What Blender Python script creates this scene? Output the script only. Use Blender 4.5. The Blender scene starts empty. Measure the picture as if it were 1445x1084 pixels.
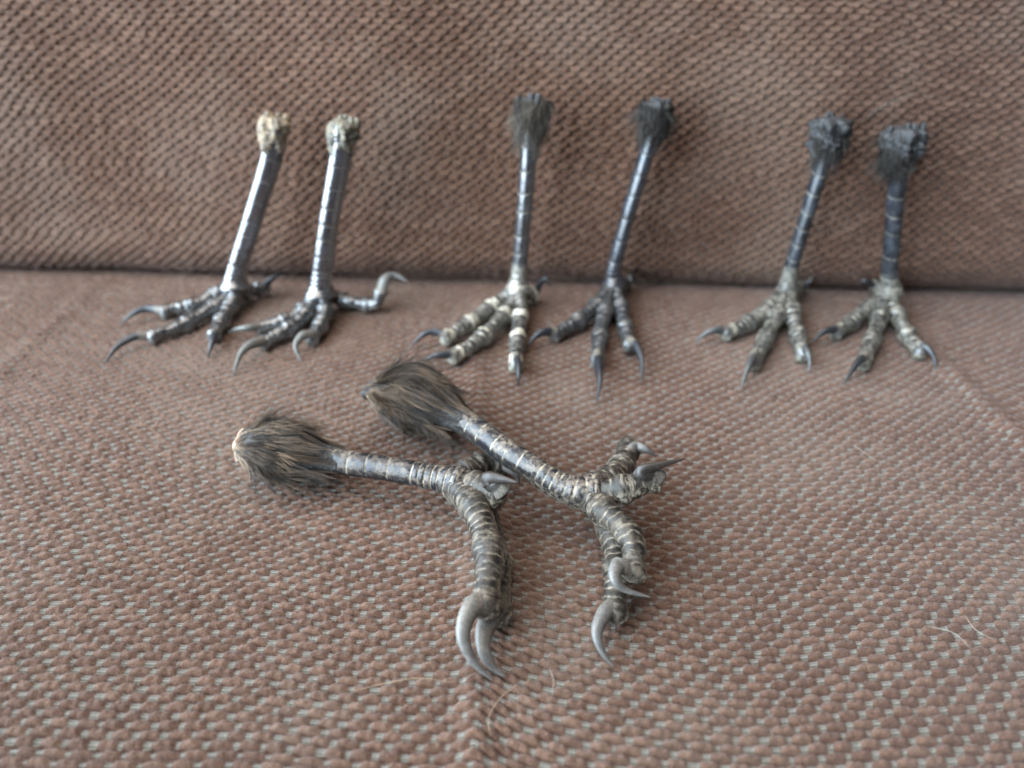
import bpy, math, random
import numpy as np
from mathutils import Vector, noise

# ------------------------------------------------------------------ camera, light, exposure
scene = bpy.context.scene
COL = scene.collection
MM = 0.001
R = math.radians

cam_data = bpy.data.cameras.new('camera')
cam = bpy.data.objects.new('camera', cam_data)
COL.objects.link(cam)
cam.location = (0, 0, 0.121)
cam.rotation_euler = (R(90 - 33.5), 0, 0)
cam_data.sensor_width = 36.0
cam_data.lens = 1002.0 / 1445.0 * 36.0
cam_data.clip_start = 0.005
cam_data.clip_end = 20.0
cam_data.dof.use_dof = True
cam_data.dof.focus_distance = 0.157
cam_data.dof.aperture_fstop = 9.6
scene.camera = cam

world = bpy.data.worlds.new('World')
scene.world = world
world.use_nodes = True
bg = world.node_tree.nodes['Background']
bg.inputs['Color'].default_value = (0.86, 0.92, 1.0, 1)
bg.inputs['Strength'].default_value = 0.10


def area_light(name, loc, target, w, h, power, color):
    d = bpy.data.lights.new(name, 'AREA')
    d.shape = 'RECTANGLE'
    d.size, d.size_y = w, h
    d.energy = power
    d.color = color
    o = bpy.data.objects.new(name, d)
    o.location = loc
    o.rotation_euler = (Vector(target) - Vector(loc)).to_track_quat('-Z', 'Y').to_euler()
    COL.objects.link(o)
    return o


# the room's window, front left of the sofa and above it
area_light('window_light', (-0.95, -0.12, 0.50), (0, 0.2, 0.05), 2.0, 1.3, 95.0, (0.70, 0.86, 1.0))
# soft daylight coming back down from the white ceiling
area_light('ceiling_light', (-0.15, 0.25, 1.1), (0, 0.2, 0), 1.0, 0.8, 12.0, (1.0, 0.92, 0.84))

scene.view_settings.view_transform = 'Standard'
scene.view_settings.look = 'None'
scene.view_settings.exposure = 0.2
scene.view_settings.gamma = 1.0
scene.render.engine = 'CYCLES'
scene.cycles.use_denoising = True
scene.cycles.denoising_prefilter = 'ACCURATE'
scene.cycles.max_bounces = 6

# ------------------------------------------------------------------ measured coordinates (mm)
FEET_POINTS = {'A': {'shank': [(-78.47, 243.7, 64.59), (-80.65, 241.95, 54.0), (-89.83, 239.5, 34.2), (-99.62, 237.19, 13.82), (-101.27, 236.7, 9)],
       'toes': [{'path': [(-102.82, 237.15, 7.2), (-107.44, 238.48, 5), (-114.09, 231.27, 3.4), (-121.49, 227.76, 3.2), (-125.98, 224.49, 3.2)],
                 'claw': [(-125.02, 225.13, 4), (-129.6, 225.06, 4.6), (-133.63, 222.97, 4), (-138.24, 220.15, 1)]},
                {'path': [(-101.79, 235.83, 7.2), (-103.32, 233.22, 5), (-109.85, 222.51, 3.4), (-114.84, 214.09, 3.2), (-122.41, 206.26, 3.2)],
                 'claw': [(-122.14, 207.12, 3.8), (-125.09, 205.23, 4.6), (-129.05, 200.44, 3.6), (-131.26, 193.54, 0.8)]},
                {'path': [(-101.18, 235.55, 7.2), (-100.88, 232.07, 5), (-101.18, 222.13, 3.6), (-100.89, 213.09, 3.2), (-100.11, 206.74, 3.2)],
                 'claw': [(-100.03, 207.73, 4), (-98.49, 202.41, 4.6), (-98.41, 199.41, 3.4), (-99.41, 197.92, 0.8)]},
                {'path': [(-100.78, 237.26, 7.2), (-99.28, 238.91, 4.5), (-97.15, 242.56, 3.6), (-94.65, 244.81, 3.4), (-91.95, 246.66, 3.4)],
                 'claw': [(-93.5, 244.36, 4.5), (-90.04, 243.56, 7.5), (-87.19, 246.41, 8.5), (-84.33, 249.51, 6.5)]}]},
 'B': {'shank': [(-53.99, 236.26, 65.23), (-55.83, 234.76, 55.99), (-61.58, 232.66, 36.68), (-67.16, 230.68, 15.41), (-68.52, 230.26, 9)],
       'toes': [{'path': [(-69.53, 229.58, 7.2), (-72.57, 227.57, 5), (-76.57, 220.54, 3.6), (-82.53, 215.93, 3.3), (-88.14, 212.59, 3.2)],
                 'claw': [(-87.03, 212.63, 4), (-89.72, 210.32, 5), (-93.54, 211.14, 4), (-98.22, 213.19, 1.2)]},
                {'path': [(-69.23, 228.93, 7.2), (-71.36, 224.94, 5.5), (-73.92, 216.17, 4), (-78.12, 208.79, 3.4), (-83.4, 201.58, 3.2)],
                 'claw': [(-82.38, 202.12, 4.5), (-84.74, 197.65, 5.5), (-86.7, 193.62, 4.2), (-87.32, 186.41, 0.8)]},
                {'path': [(-67.96, 229.03, 7.2), (-66.26, 225.37, 5), (-65.71, 217.71, 4), (-66.35, 210.43, 3.3), (-67.32, 204.37, 3.2)],
                 'claw': [(-67.18, 205.95, 5), (-69.05, 203.58, 5.8), (-70.48, 199.76, 4), (-68.05, 195.28, 0.8)]},
                {'path': [(-67.71, 231.14, 7.2), (-65.26, 233.79, 5), (-59.52, 232.58, 3.6), (-53.68, 231.47, 3.3), (-49.02, 230.26, 4.2), (-47.52, 231.03, 7.5),
                          (-46.6, 231.65, 10)],
                 'claw': [(-46.83, 230.83, 9), (-45.33, 231.64, 12.5), (-42.53, 234.03, 13.6), (-37.35, 232.12, 12)]}]},
 'C': {'shank': [(7.14, 239.28, 71.28), (5.91, 237.96, 59.68), (4.46, 235.68, 39.32), (2.65, 233.7, 15.4), (2.17, 233.28, 9.5)],
       'toes': [{'path': [(0.58, 232.45, 7.2), (-4.21, 229.94, 5.5), (-11.77, 220.32, 4), (-17.98, 212.23, 3.4), (-23.69, 205.31, 3.2)],
                 'claw': [(-22.29, 206.36, 4.5), (-26.51, 206.8, 5.6), (-30.0, 205.7, 4.6), (-33.95, 204.88, 1)]},
                {'path': [(1.6, 231.33, 7.2), (-0.13, 225.49, 5.5), (-6.62, 211.91, 4.4), (-13.33, 200.9, 3.6), (-20.38, 192.77, 3.4)],
                 'claw': [(-18.61, 194.0, 4.5), (-22.99, 192.73, 5), (-26.19, 192.65, 4), (-29.34, 192.79, 1)]},
                {'path': [(2.41, 230.79, 7.2), (3.12, 223.32, 5.5), (2.28, 211.14, 4), (1.49, 198.06, 3.4), (1.22, 187.59, 3.2)],
                 'claw': [(1.45, 191.33, 4.8), (1.86, 186.05, 5.2), (2.05, 182.25, 4), (1.84, 180.43, 0.8)]},
                {'path': [(3.29, 234.14, 7.2), (6.65, 236.7, 5), (8.23, 236.39, 4), (9.55, 236.8, 3.8)],
                 'claw': [(9.04, 237.73, 4.5), (10.5, 237.3, 9), (12.49, 236.65, 11), (14.06, 235.23, 8)]}]},
 'D': {'shank': [(46.78, 240.98, 69.84), (45.48, 240.1, 57.07), (40.87, 238.58, 35.8), (37.14, 237.26, 16.0), (37.08, 236.98, 10)],
       'toes': [{'path': [(35.4, 234.38, 7.2), (30.39, 226.59, 5.5), (23.99, 218.23, 4), (18.26, 212.72, 3.4), (12.96, 207.7, 3.2)],
                 'claw': [(14.14, 208.47, 4.4), (10.25, 206.68, 5.4), (7.41, 205.33, 4), (4.58, 203.02, 1)]},
                {'path': [(36.28, 234.41, 7.2), (33.9, 226.71, 6), (30.94, 214.41, 4.4), (28.5, 201.82, 3.6), (26.82, 189.52, 3.3)],
                 'claw': [(26.98, 192.3, 5), (26.52, 183.76, 5.6), (26.17, 177.15, 4), (24.78, 171.75, 0.8)]},
                {'path': [(37.39, 234.69, 7.2), (38.32, 227.82, 6), (38.62, 217.48, 4.4), (38.76, 208.79, 3.4), (38.65, 199.3, 3.2)],
                 'claw': [(38.76, 201.25, 5), (40.09, 196.58, 5.6), (40.79, 189.66, 4), (39.69, 183.19, 0.8)]},
                {'path': [(38.01, 238.41, 7.2), (40.81, 242.7, 5), (43.57, 246.85, 4.2), (45.35, 247.9, 4)],
                 'claw': [(44.7, 247.46, 4.5), (45.89, 249.51, 6.5), (47.71, 252.74, 6.5), (49.85, 256.27, 4)]}]},
 'E': {'shank': [(103.51, 238.24, 65.64), (103.35, 236.92, 54.94), (101.23, 234.64, 38.45), (99.15, 232.66, 19.66), (99.09, 232.24, 10)],
       'toes': [{'path': [(96.99, 230.01, 7.2), (90.68, 223.32, 5.5), (83.25, 217.2, 4), (76.64, 212.23, 3.4), (70.61, 209.15, 3.2)],
                 'claw': [(72.04, 209.93, 4.4), (68.1, 208.85, 5), (65.13, 208.57, 3.8), (61.53, 207.71, 1)]},
                {'path': [(97.59, 229.23, 7.2), (93.1, 220.21, 6), (87.63, 210.91, 4.4), (81.46, 199.98, 3.6), (75.44, 189.1, 3.3)],
                 'claw': [(76.7, 192.3, 5), (73.46, 186.46, 5.2), (71.45, 182.87, 3.6), (69.58, 178.87, 0.8)]},
                {'path': [(98.62, 228.97, 7.2), (97.19, 219.16, 6), (96.43, 211.41, 4.4), (95.27, 203.09, 3.4), (93.35, 193.97, 3.2)],
                 'claw': [(93.96, 197.6, 5), (93.62, 192.94, 5.4), (93.94, 190.73, 3.6), (93.57, 188.47, 0.8)]},
                {'path': [(100.57, 233.95, 7.2), (105.01, 239.07, 5), (108.68, 243.15, 4.2), (111.42, 244.79, 4)],
                 'claw': [(109.94, 242.7, 5), (109.91, 240.03, 8), (111.31, 240.95, 9), (114.86, 245.88, 7)]}]},
 'F': {'shank': [(125.95, 234.49, 63.67), (127.3, 233.45, 50.84), (129.94, 232.09, 34.39), (133.1, 230.77, 16.72), (134.96, 230.49, 10)],
       'toes': [{'path': [(133.83, 230.07, 7.2), (130.45, 228.81, 5.5), (121.76, 220.84, 4), (114.8, 214.73, 3.4), (108.36, 209.15, 3.2)],
                 'claw': [(109.98, 210.42, 4.4), (105.3, 208.0, 5.2), (102.3, 206.64, 3.8), (99.42, 205.35, 1)]},
                {'path': [(133.84, 228.73, 7.2), (130.5, 223.43, 6), (124.02, 211.91, 4.4), (117.01, 200.44, 3.6), (109.71, 188.68, 3.3)],
                 'claw': [(111.05, 191.43, 5), (107.08, 187.29, 5.2), (104.03, 184.08, 3.6), (101.61, 181.6, 0.8)]},
                {'path': [(134.72, 228.46, 7.2), (134.01, 222.35, 6), (133.38, 212.9, 4.4), (132.65, 204.02, 3.4), (132.01, 195.28, 3.2)],
                 'claw': [(132.06, 198.96, 5), (133.02, 196.02, 5.4), (134.3, 193.41, 3.8), (134.77, 190.56, 0.8)]},
                {'path': [(135.62, 232.94, 7.2), (137.6, 240.27, 5), (137.47, 244.37, 4.2), (136.08, 246.03, 4)],
                 'claw': [(135.98, 243.92, 5), (131.98, 241.09, 7.5), (130.33, 241.25, 8), (129.52, 241.82, 6)]}]},
 'G': {'shank': [(-68.44, 140.08, 9.5), (-57.72, 138.32, 10), (-42.34, 134.26, 9.5), (-31.41, 131.87, 9.5), (-22.76, 129.52, 9.5), (-17.55, 127.99, 9.5),
                 (-12.9, 126.23, 9.5)],
       'toes': [{'path': [(-13.8, 126.8, 9), (-9.37, 119.35, 10.5), (-6.17, 110.18, 11), (-4.58, 101.6, 10.5), (-5.1, 94.05, 9.5), (-5.8, 89.15, 8)],
                 'claw': [(-5.42, 91.56, 10), (-7.86, 88.73, 11), (-9.01, 84.3, 9.5), (-7.14, 81.37, 6), (-3.34, 79.16, 3)]},
                {'path': [(-13.21, 128.67, 6), (-8.33, 122.05, 6), (-4.82, 113.5, 5.5), (-3.4, 104.67, 5), (-2.96, 96.63, 4.5), (-3.16, 91.1, 3.8)],
                 'claw': [(-3.74, 92.59, 4.5), (-5.3, 88.52, 5), (-5.18, 84.43, 4.5), (-3.41, 82.47, 2.5), (-0.87, 81.25, 1)]},
                {'path': [(-13.02, 127.8, 9), (-8.93, 124.04, 11), (-5.2, 120.44, 12.5), (-1.65, 117.79, 13)],
                 'claw': [(-2.59, 118.22, 14.5), (-5.08, 119.15, 17), (-2.56, 118.23, 18), (1.46, 116.5, 18.5)]},
                {'path': [(-12.43, 135.02, 5), (-7.68, 139.76, 4), (-4.09, 140.8, 3.6), (-1.17, 139.08, 3.4)],
                 'claw': [(-1.9, 139.48, 4), (-0.09, 136.64, 5), (1.33, 135.68, 3.5), (1.7, 135.32, 1)]}]},
 'H': {'shank': [(-38.17, 162.99, 11), (-24.74, 156.3, 13), (-10.97, 145.64, 12), (-1.98, 134.93, 12.5), (4.26, 128.83, 12.5), (9.39, 124.14, 12), (14.43, 121.31, 11.5),
                 (18.16, 121.15, 11)],
       'toes': [{'path': [(16.59, 121.63, 11), (20.12, 114.57, 12), (23.44, 109.31, 12.5), (25.06, 104.49, 12), (24.72, 100.08, 10.5), (23.7, 97.27, 9.5)],
                 'claw': [(23.84, 99.26, 11), (21.21, 97.82, 13), (20.13, 94.74, 13), (22.37, 93.65, 11), (27.54, 93.42, 9)]},
                {'path': [(18.61, 123.37, 7), (21.41, 116.91, 6.5), (22.39, 108.79, 6), (21.82, 101.32, 5.5), (20.93, 95.74, 4.5), (20.81, 91.57, 3.2)],
                 'claw': [(20.45, 94.45, 5), (18.29, 92.06, 5.6), (16.55, 88.37, 5.2), (17.36, 85.52, 3), (19.73, 83.43, 0.9)]},
                {'path': [(17.56, 123.15, 10.5), (23.4, 127.74, 9.5), (27.03, 134.38, 8.5), (29.34, 140.82, 8), (30.81, 142.01, 7.5)],
                 'claw': [(28.72, 137.27, 9.5), (30.92, 139.45, 10), (33.4, 138.32, 10), (36.26, 138.28, 8)]},
                {'path': [(18.6, 120.68, 11), (23.44, 119.8, 13.5), (28.19, 120.33, 14.5), (33.57, 122.4, 15)],
                 'claw': [(32.15, 120.67, 16.5), (28.43, 119.67, 19), (32.34, 120.41, 20), (38.41, 122.24, 20.5)]}]}}
LOOSE_HAIRS = [[(-28.97, 77.66, 2), (-23.98, 79.1, 2), (-17.48, 80.0, 2.4), (-10.9, 79.66, 1.6)], [(0.98, 78.96, 2), (-2.12, 76.12, 2.2), (-4.09, 72.55, 2), (-3.77, 69.25, 1.4)],
 [(7.08, 82.93, 1.4), (7.72, 79.83, 2), (7.37, 77.62, 1.4)], [(83.69, 92.13, 1.6), (87.59, 90.31, 2), (89.62, 87.16, 1.4)],
 [(92.38, 94.55, 1.6), (92.46, 90.98, 2), (95.13, 88.96, 1.6)], [(92.18, 150.87, 1.4), (93.07, 147.39, 2), (95.99, 143.73, 1.4)],
 [(119.48, 249.5, 63.71), (123.85, 249.2, 67.2), (128.56, 249.2, 69.67), (133.74, 249.5, 71.61)]]

# ------------------------------------------------------------------ helpers
def tag(o, label=None, cat=None, group=None, kind=None):
    if label: o['label'] = label
    if cat: o['category'] = cat
    if group: o['group'] = group
    if kind: o['kind'] = kind
    return o


def empty(name, loc):
    o = bpy.data.objects.new(name, None)
    o.empty_display_size = 0.01
    o.location = loc
    COL.objects.link(o)
    return o


def mesh_obj(name, verts, faces, mat, parent=None, attrs=None, smooth=True, uv=None):
    """verts (n,3) metres relative to the parent; faces: (m,4) int array (4th may equal 3rd for triangles)."""
    verts = np.asarray(verts, dtype=np.float32)
    me = bpy.data.meshes.new(name)
    me.vertices.add(len(verts))
    me.vertices.foreach_set('co', verts.ravel())
    quads = np.asarray(faces, dtype=np.int32)
    tri = quads[:, 3] == quads[:, 2]
    counts = np.where(tri, 3, 4)
    starts = np.concatenate(([0], np.cumsum(counts)[:-1])).astype(np.int32)
    keep = np.ones(quads.shape, bool)
    keep[tri, 3] = False
    loops = quads[keep]
    me.loops.add(len(loops))
    me.loops.foreach_set('vertex_index', loops.astype(np.int32))
    me.polygons.add(len(quads))
    me.polygons.foreach_set('loop_start', starts)
    if smooth:
        me.polygons.foreach_set('use_smooth', np.ones(len(quads), bool))
    me.update(calc_edges=True)
    for k, v in (attrs or {}).items():
        a = me.attributes.new(k, 'FLOAT', 'POINT')
        a.data.foreach_set('value', np.asarray(v, dtype=np.float32).ravel())
    if uv is not None:
        l = me.uv_layers.new(name='weave')
        l.data.foreach_set('uv', np.asarray(uv, dtype=np.float32)[loops].ravel())
    me.materials.append(mat)
    o = bpy.data.objects.new(name, me)
    COL.objects.link(o)
    if parent: o.parent = parent
    return o


def grid_faces(nj, ni, wrap=False):
    j = np.arange(nj - 1)[:, None]
    i = np.arange(ni if wrap else ni - 1)[None, :]
    i2 = (i + 1) % ni
    f = np.stack([j * ni + i, j * ni + i2, (j + 1) * ni + i2, (j + 1) * ni + i], -1)
    return f.reshape(-1, 4)


def hash2(a, b, k=0.0):
    v = np.sin(a * 127.1 + b * 311.7 + k * 74.7 + 3.1) * 43758.5453
    return v - np.floor(v)


def smooth(a, b, x):
    t = np.clip((x - a) / (b - a), 0, 1)
    return t * t * (3 - 2 * t)


def spline(points, n):
    """Catmull-Rom through the points, resampled to n evenly spaced samples; also the 0..1 control parameter."""
    p = np.asarray(points, float)
    ext = np.vstack([2 * p[0] - p[1], p, 2 * p[-1] - p[-2]])
    m = len(p) - 1
    t = np.linspace(0, m, 60 * m + 1)
    k = np.minimum(t.astype(int), m - 1)
    f = (t - k)[:, None]
    a, b, c, d = ext[k], ext[k + 1], ext[k + 2], ext[k + 3]
    q = 0.5 * (2 * b + (c - a) * f + (2 * a - 5 * b + 4 * c - d) * f ** 2 + (3 * b - a - 3 * c + d) * f ** 3)
    seg = np.concatenate(([0], np.cumsum(np.linalg.norm(np.diff(q, axis=0), axis=1))))
    s = np.linspace(0, seg[-1], n)
    out = np.stack([np.interp(s, seg, q[:, i]) for i in range(3)], -1)
    return out, np.interp(s, seg, t / m), s


def frames(c, ref):
    t = np.gradient(c, axis=0)
    t /= np.linalg.norm(t, axis=1)[:, None]
    ref = np.broadcast_to(np.asarray(ref, float), t.shape)
    d = ref - (ref * t).sum(1)[:, None] * t
    d /= np.linalg.norm(d, axis=1)[:, None] + 1e-9
    return t, d, np.cross(t, d)


def tube(points, radius, ref, n, na, disp=None, flat=1.0, cap0=0.0, cap1=0.0):
    """swept surface. radius: [(param, mm)...]; disp(s, L, theta, r) -> radial offset (n,na) and attributes;
    cap0/cap1: length in mm over which the ends round off. theta = 0 faces ref."""
    c, par, s = spline(points, n)
    L = s[-1]
    rad = np.interp(par, [a for a, _ in radius], [b for _, b in radius])
    k = np.ones(7) / 7
    if n > 40:
        rad = np.convolve(np.pad(rad, 3, mode='edge'), k, 'valid')
    endf = np.ones(n)
    if cap0: endf *= np.sqrt(np.clip(1 - np.clip(1 - s / cap0, 0, 1) ** 2, 0.0004, 1))
    if cap1: endf *= np.sqrt(np.clip(1 - np.clip(1 - (L - s) / cap1, 0, 1) ** 2, 0.0004, 1))
    t, d, b = frames(c, ref)
    th = np.linspace(0, 2 * np.pi, na, endpoint=False)
    S, TH = np.meshgrid(s, th, indexing='ij')
    off, attrs = (0, {}) if disp is None else disp(S, L, TH, rad[:, None], c)
    rr = (rad[:, None] + off) * endf[:, None]
    v = c[:, None, :] + rr[..., None] * (np.cos(TH)[..., None] * d[:, None, :] + flat * np.sin(TH)[..., None] * b[:, None, :])
    f = grid_faces(n, na, wrap=True)
    verts = v.reshape(-1, 3)
    e0, e1 = len(verts), len(verts) + 1
    verts = np.vstack([verts, c[0], c[-1]])
    i = np.arange(na); i2 = (i + 1) % na
    cap_a = np.stack([np.full(na, e0), i2, i, i], -1)
    o = (n - 1) * na
    cap_b = np.stack([np.full(na, e1), o + i, o + i2, o + i2], -1)
    f = np.vstack([f, cap_a, cap_b])[:, [3, 2, 1, 0]]
    # keep triangles as (a,b,c,c)
    tri = f[:, 0] == f[:, 1]
    f[tri] = f[tri][:, [1, 2, 3, 3]]
    attrs = {k2: np.concatenate([np.broadcast_to(a, TH.shape).ravel(), [0, 0]]) for k2, a in attrs.items()}
    return verts, f, attrs


# ------------------------------------------------------------------ materials
def new_mat(name):
    m = bpy.data.materials.new(name)
    m.use_nodes = True
    nt = m.node_tree
    b = nt.nodes['Principled BSDF']
    return m, nt, b


def N(nt, typ, **kw):
    n = nt.nodes.new(typ)
    for k, v in kw.items():
        if hasattr(n, k): setattr(n, k, v)
        else: n.inputs[k].default_value = v
    return n


def mixc(nt, fac, a, b, mode='MIX'):
    n = nt.nodes.new('ShaderNodeMix')
    n.data_type = 'RGBA'; n.blend_type = mode
    for sock, v in ((n.inputs[0], fac), (n.inputs[6], a), (n.inputs[7], b)):
        if isinstance(v, bpy.types.NodeSocket): nt.links.new(v, sock)
        elif isinstance(v, (int, float)): sock.default_value = v
        else: sock.default_value = (*v, 1)
    return n.outputs[2]


def math_(nt, op, a, b=0.0, clamp=False):
    n = nt.nodes.new('ShaderNodeMath'); n.operation = op; n.use_clamp = clamp
    for sock, v in ((n.inputs[0], a), (n.inputs[1], b)):
        if isinstance(v, bpy.types.NodeSocket): nt.links.new(v, sock)
        else: sock.default_value = v
    return n.outputs[0]


def ramp(nt, x, lo, hi):
    n = nt.nodes.new('ShaderNodeMapRange'); n.interpolation_type = 'SMOOTHSTEP'
    n.inputs['From Min'].default_value = lo; n.inputs['From Max'].default_value = hi
    nt.links.new(x, n.inputs['Value'])
    return n.outputs['Result']


def tex(nt, scale, detail=3.0, rough=0.6, vec=None):
    n = N(nt, 'ShaderNodeTexNoise')
    n.inputs['Scale'].default_value = scale
    n.inputs['Detail'].default_value = detail
    n.inputs['Roughness'].default_value = rough
    if vec is None:
        tc = nt.nodes.new('ShaderNodeTexCoord'); vec = tc.outputs['Object']
    nt.links.new(vec, n.inputs['Vector'])
    return n.outputs['Fac']


def attr(nt, name):
    n = nt.nodes.new('ShaderNodeAttribute'); n.attribute_name = name
    return n.outputs['Fac']


def bump(nt, h, dist, strength=1.0, normal=None):
    n = nt.nodes.new('ShaderNodeBump')
    n.inputs['Distance'].default_value = dist
    n.inputs['Strength'].default_value = strength
    nt.links.new(h, n.inputs['Height'])
    if normal: nt.links.new(normal, n.inputs['Normal'])
    return n.outputs['Normal']


def fabric_material():
    m, nt, b = new_mat('brown_chenille')
    grey, tone = attr(nt, 'grey'), attr(nt, 'tone')
    fine = tex(nt, 3600, 3, 0.75)
    mid = tex(nt, 700, 3, 0.7)
    big = tex(nt, 16, 4, 0.6)
    brown = mixc(nt, ramp(nt, fine, 0.3, 0.7), (0.036, 0.0155, 0.0088), (0.190, 0.092, 0.053))
    brown = mixc(nt, ramp(nt, tone, 0.0, 1.0), brown, mixc(nt, ramp(nt, fine, 0.3, 0.7), (0.074, 0.0365, 0.0225), (0.272, 0.148, 0.092)))
    brown = mixc(nt, math_(nt, 'MULTIPLY', ramp(nt, big, 0.45, 0.64), 0.42), brown, (0.215, 0.145, 0.105))
    uvn = nt.nodes.new('ShaderNodeUVMap'); uvn.uv_map = 'weave'
    sep = nt.nodes.new('ShaderNodeSeparateXYZ'); nt.links.new(uvn.outputs[0], sep.inputs[0])
    rib = math_(nt, 'SINE', math_(nt, 'MULTIPLY', sep.outputs['Y'], 2 * math.pi * 3))
    thread = mixc(nt, ramp(nt, rib, -1.0, 0.3), (0.085, 0.074, 0.057), (0.285, 0.258, 0.205))
    thread = mixc(nt, ramp(nt, mid, 0.35, 0.75), thread, (0.21, 0.185, 0.15))
    g = ramp(nt, math_(nt, 'ADD', grey, math_(nt, 'MULTIPLY', math_(nt, 'SUBTRACT', fine, 0.5), 0.5)), 0.4, 0.75)
    nt.links.new(mixc(nt, g, brown, thread), b.inputs['Base Color'])
    b.inputs['Roughness'].default_value = 0.85
    b.inputs['Specular IOR Level'].default_value = 0.25
    b.inputs['Sheen Weight'].default_value = 0.28
    b.inputs['Sheen Roughness'].default_value = 0.35
    b.inputs['Sheen Tint'].default_value = (0.85, 0.85, 0.9, 1)
    fib = tex(nt, 3000, 4, 0.75)
    h = math_(nt, 'ADD', fib, math_(nt, 'MULTIPLY', math_(nt, 'MULTIPLY', rib, grey), 0.3))
    nt.links.new(bump(nt, h, 0.0006, 1.0), b.inputs['Normal'])
    return m


def skin_material(name, dark, pale, dust, dust_amount, rough=0.3, pale_gain=1.0, tint=(0.055, 0.058, 0.062), coat=0.3, spec=0.75, coat_ior=1.5):
    m, nt, b = new_mat(name)
    p, side = attr(nt, 'pale'), attr(nt, 'side')
    n1 = tex(nt, 900, 4, 0.65)
    n2 = tex(nt, 230, 4, 0.6)
    n3 = tex(nt, 3200, 2, 0.6)
    col = mixc(nt, ramp(nt, n2, 0.35, 0.75), dark, tint)
    pg = math_(nt, 'MULTIPLY', math_(nt, 'MULTIPLY', p, pale_gain), ramp(nt, n1, 0.3, 0.56), clamp=True)
    sg = math_(nt, 'MULTIPLY', math_(nt, 'MULTIPLY', side, 0.75), ramp(nt, n1, 0.36, 0.6), clamp=True)
    sg = math_(nt, 'MULTIPLY', sg, min(1.0, pale_gain), clamp=True)
    pg = math_(nt, 'MAXIMUM', pg, sg)
    pale2 = mixc(nt, n3, [v * 0.62 for v in pale], pale)
    dg = math_(nt, 'MULTIPLY', ramp(nt, n1, 0.34, 0.72), ramp(nt, n2, 0.3, 0.66))
    dg = math_(nt, 'MULTIPLY', math_(nt, 'MULTIPLY', dg, dust_amount), math_(nt, 'ADD', math_(nt, 'MULTIPLY', attr(nt, 'top'), 0.75), 0.25), clamp=True)
    col = mixc(nt, dg, col, dust)
    col = mixc(nt, pg, col, pale2)
    nt.links.new(col, b.inputs['Base Color'])
    rg = math_(nt, 'ADD', math_(nt, 'MULTIPLY', math_(nt, 'MAXIMUM', pg, dg), 0.35), rough)
    rg = math_(nt, 'ADD', rg, math_(nt, 'MULTIPLY', n1, 0.08))
    nt.links.new(rg, b.inputs['Roughness'])
    b.inputs['Specular IOR Level'].default_value = spec
    b.inputs['Coat IOR'].default_value = coat_ior
    b.inputs['Coat Weight'].default_value = coat
    b.inputs['Coat Roughness'].default_value = 0.22
    vor = N(nt, 'ShaderNodeTexVoronoi'); vor.inputs['Scale'].default_value = 1300
    tc = nt.nodes.new('ShaderNodeTexCoord'); nt.links.new(tc.outputs['Object'], vor.inputs['Vector'])
    h = math_(nt, 'ADD', math_(nt, 'MULTIPLY', vor.outputs['Distance'], math_(nt, 'MULTIPLY', side, -1.4)), math_(nt, 'MULTIPLY', n1, 0.55))
    h = math_(nt, 'ADD', h, math_(nt, 'MULTIPLY', n3, 0.15))
    nt.links.new(bump(nt, h, 0.00022, 0.8), b.inputs['Normal'])
    return m


def claw_material(name, base, tip, rough):
    m, nt, b = new_mat(name)
    along = attr(nt, 'along')
    tc = nt.nodes.new('ShaderNodeTexCoord')
    n1 = tex(nt, 600, 4, 0.65)
    n2 = tex(nt, 2500, 3, 0.7)
    col = mixc(nt, ramp(nt, math_(nt, 'ADD', along, math_(nt, 'MULTIPLY', n1, 0.4)), 0.3, 1.0), base, tip)
    col = mixc(nt, math_(nt, 'MULTIPLY', ramp(nt, n1, 0.45, 0.75), 0.5), col, [min(1, v * 1.7 + 0.01) for v in base])
    cuff = ramp(nt, math_(nt, 'ADD', along, math_(nt, 'MULTIPLY', math_(nt, 'SUBTRACT', n1, 0.5), 0.22)), 0.25, 0.17)
    col = mixc(nt, cuff, col, mixc(nt, n2, (0.05, 0.045, 0.04), (0.30, 0.26, 0.21)))
    streak = nt.nodes.new('ShaderNodeMapping'); streak.inputs['Scale'].default_value = (1, 1, 0.25)
    nt.links.new(tc.outputs['Object'], streak.inputs['Vector'])
    n3 = tex(nt, 1800, 3, 0.7, streak.outputs[0])
    col = mixc(nt, math_(nt, 'MULTIPLY', ramp(nt, n3, 0.42, 0.7), 0.6), col, [v * 0.4 for v in base])
    nt.links.new(col, b.inputs['Base Color'])
    nt.links.new(math_(nt, 'ADD', math_(nt, 'MULTIPLY', n3, 0.25), rough - 0.08), b.inputs['Roughness'])
    b.inputs['Specular IOR Level'].default_value = 0.6
    nt.links.new(bump(nt, math_(nt, 'ADD', n1, math_(nt, 'MULTIPLY', n2, 0.4)), 0.00012, 0.6), b.inputs['Normal'])
    return m


def feather_material(name, dark, light):
    m, nt, b = new_mat(name)
    tone = attr(nt, 'tone')
    nt.links.new(mixc(nt, tone, dark, light), b.inputs['Base Color'])
    b.inputs['Roughness'].default_value = 0.33
    b.inputs['Specular IOR Level'].default_value = 0.28
    return m


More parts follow.
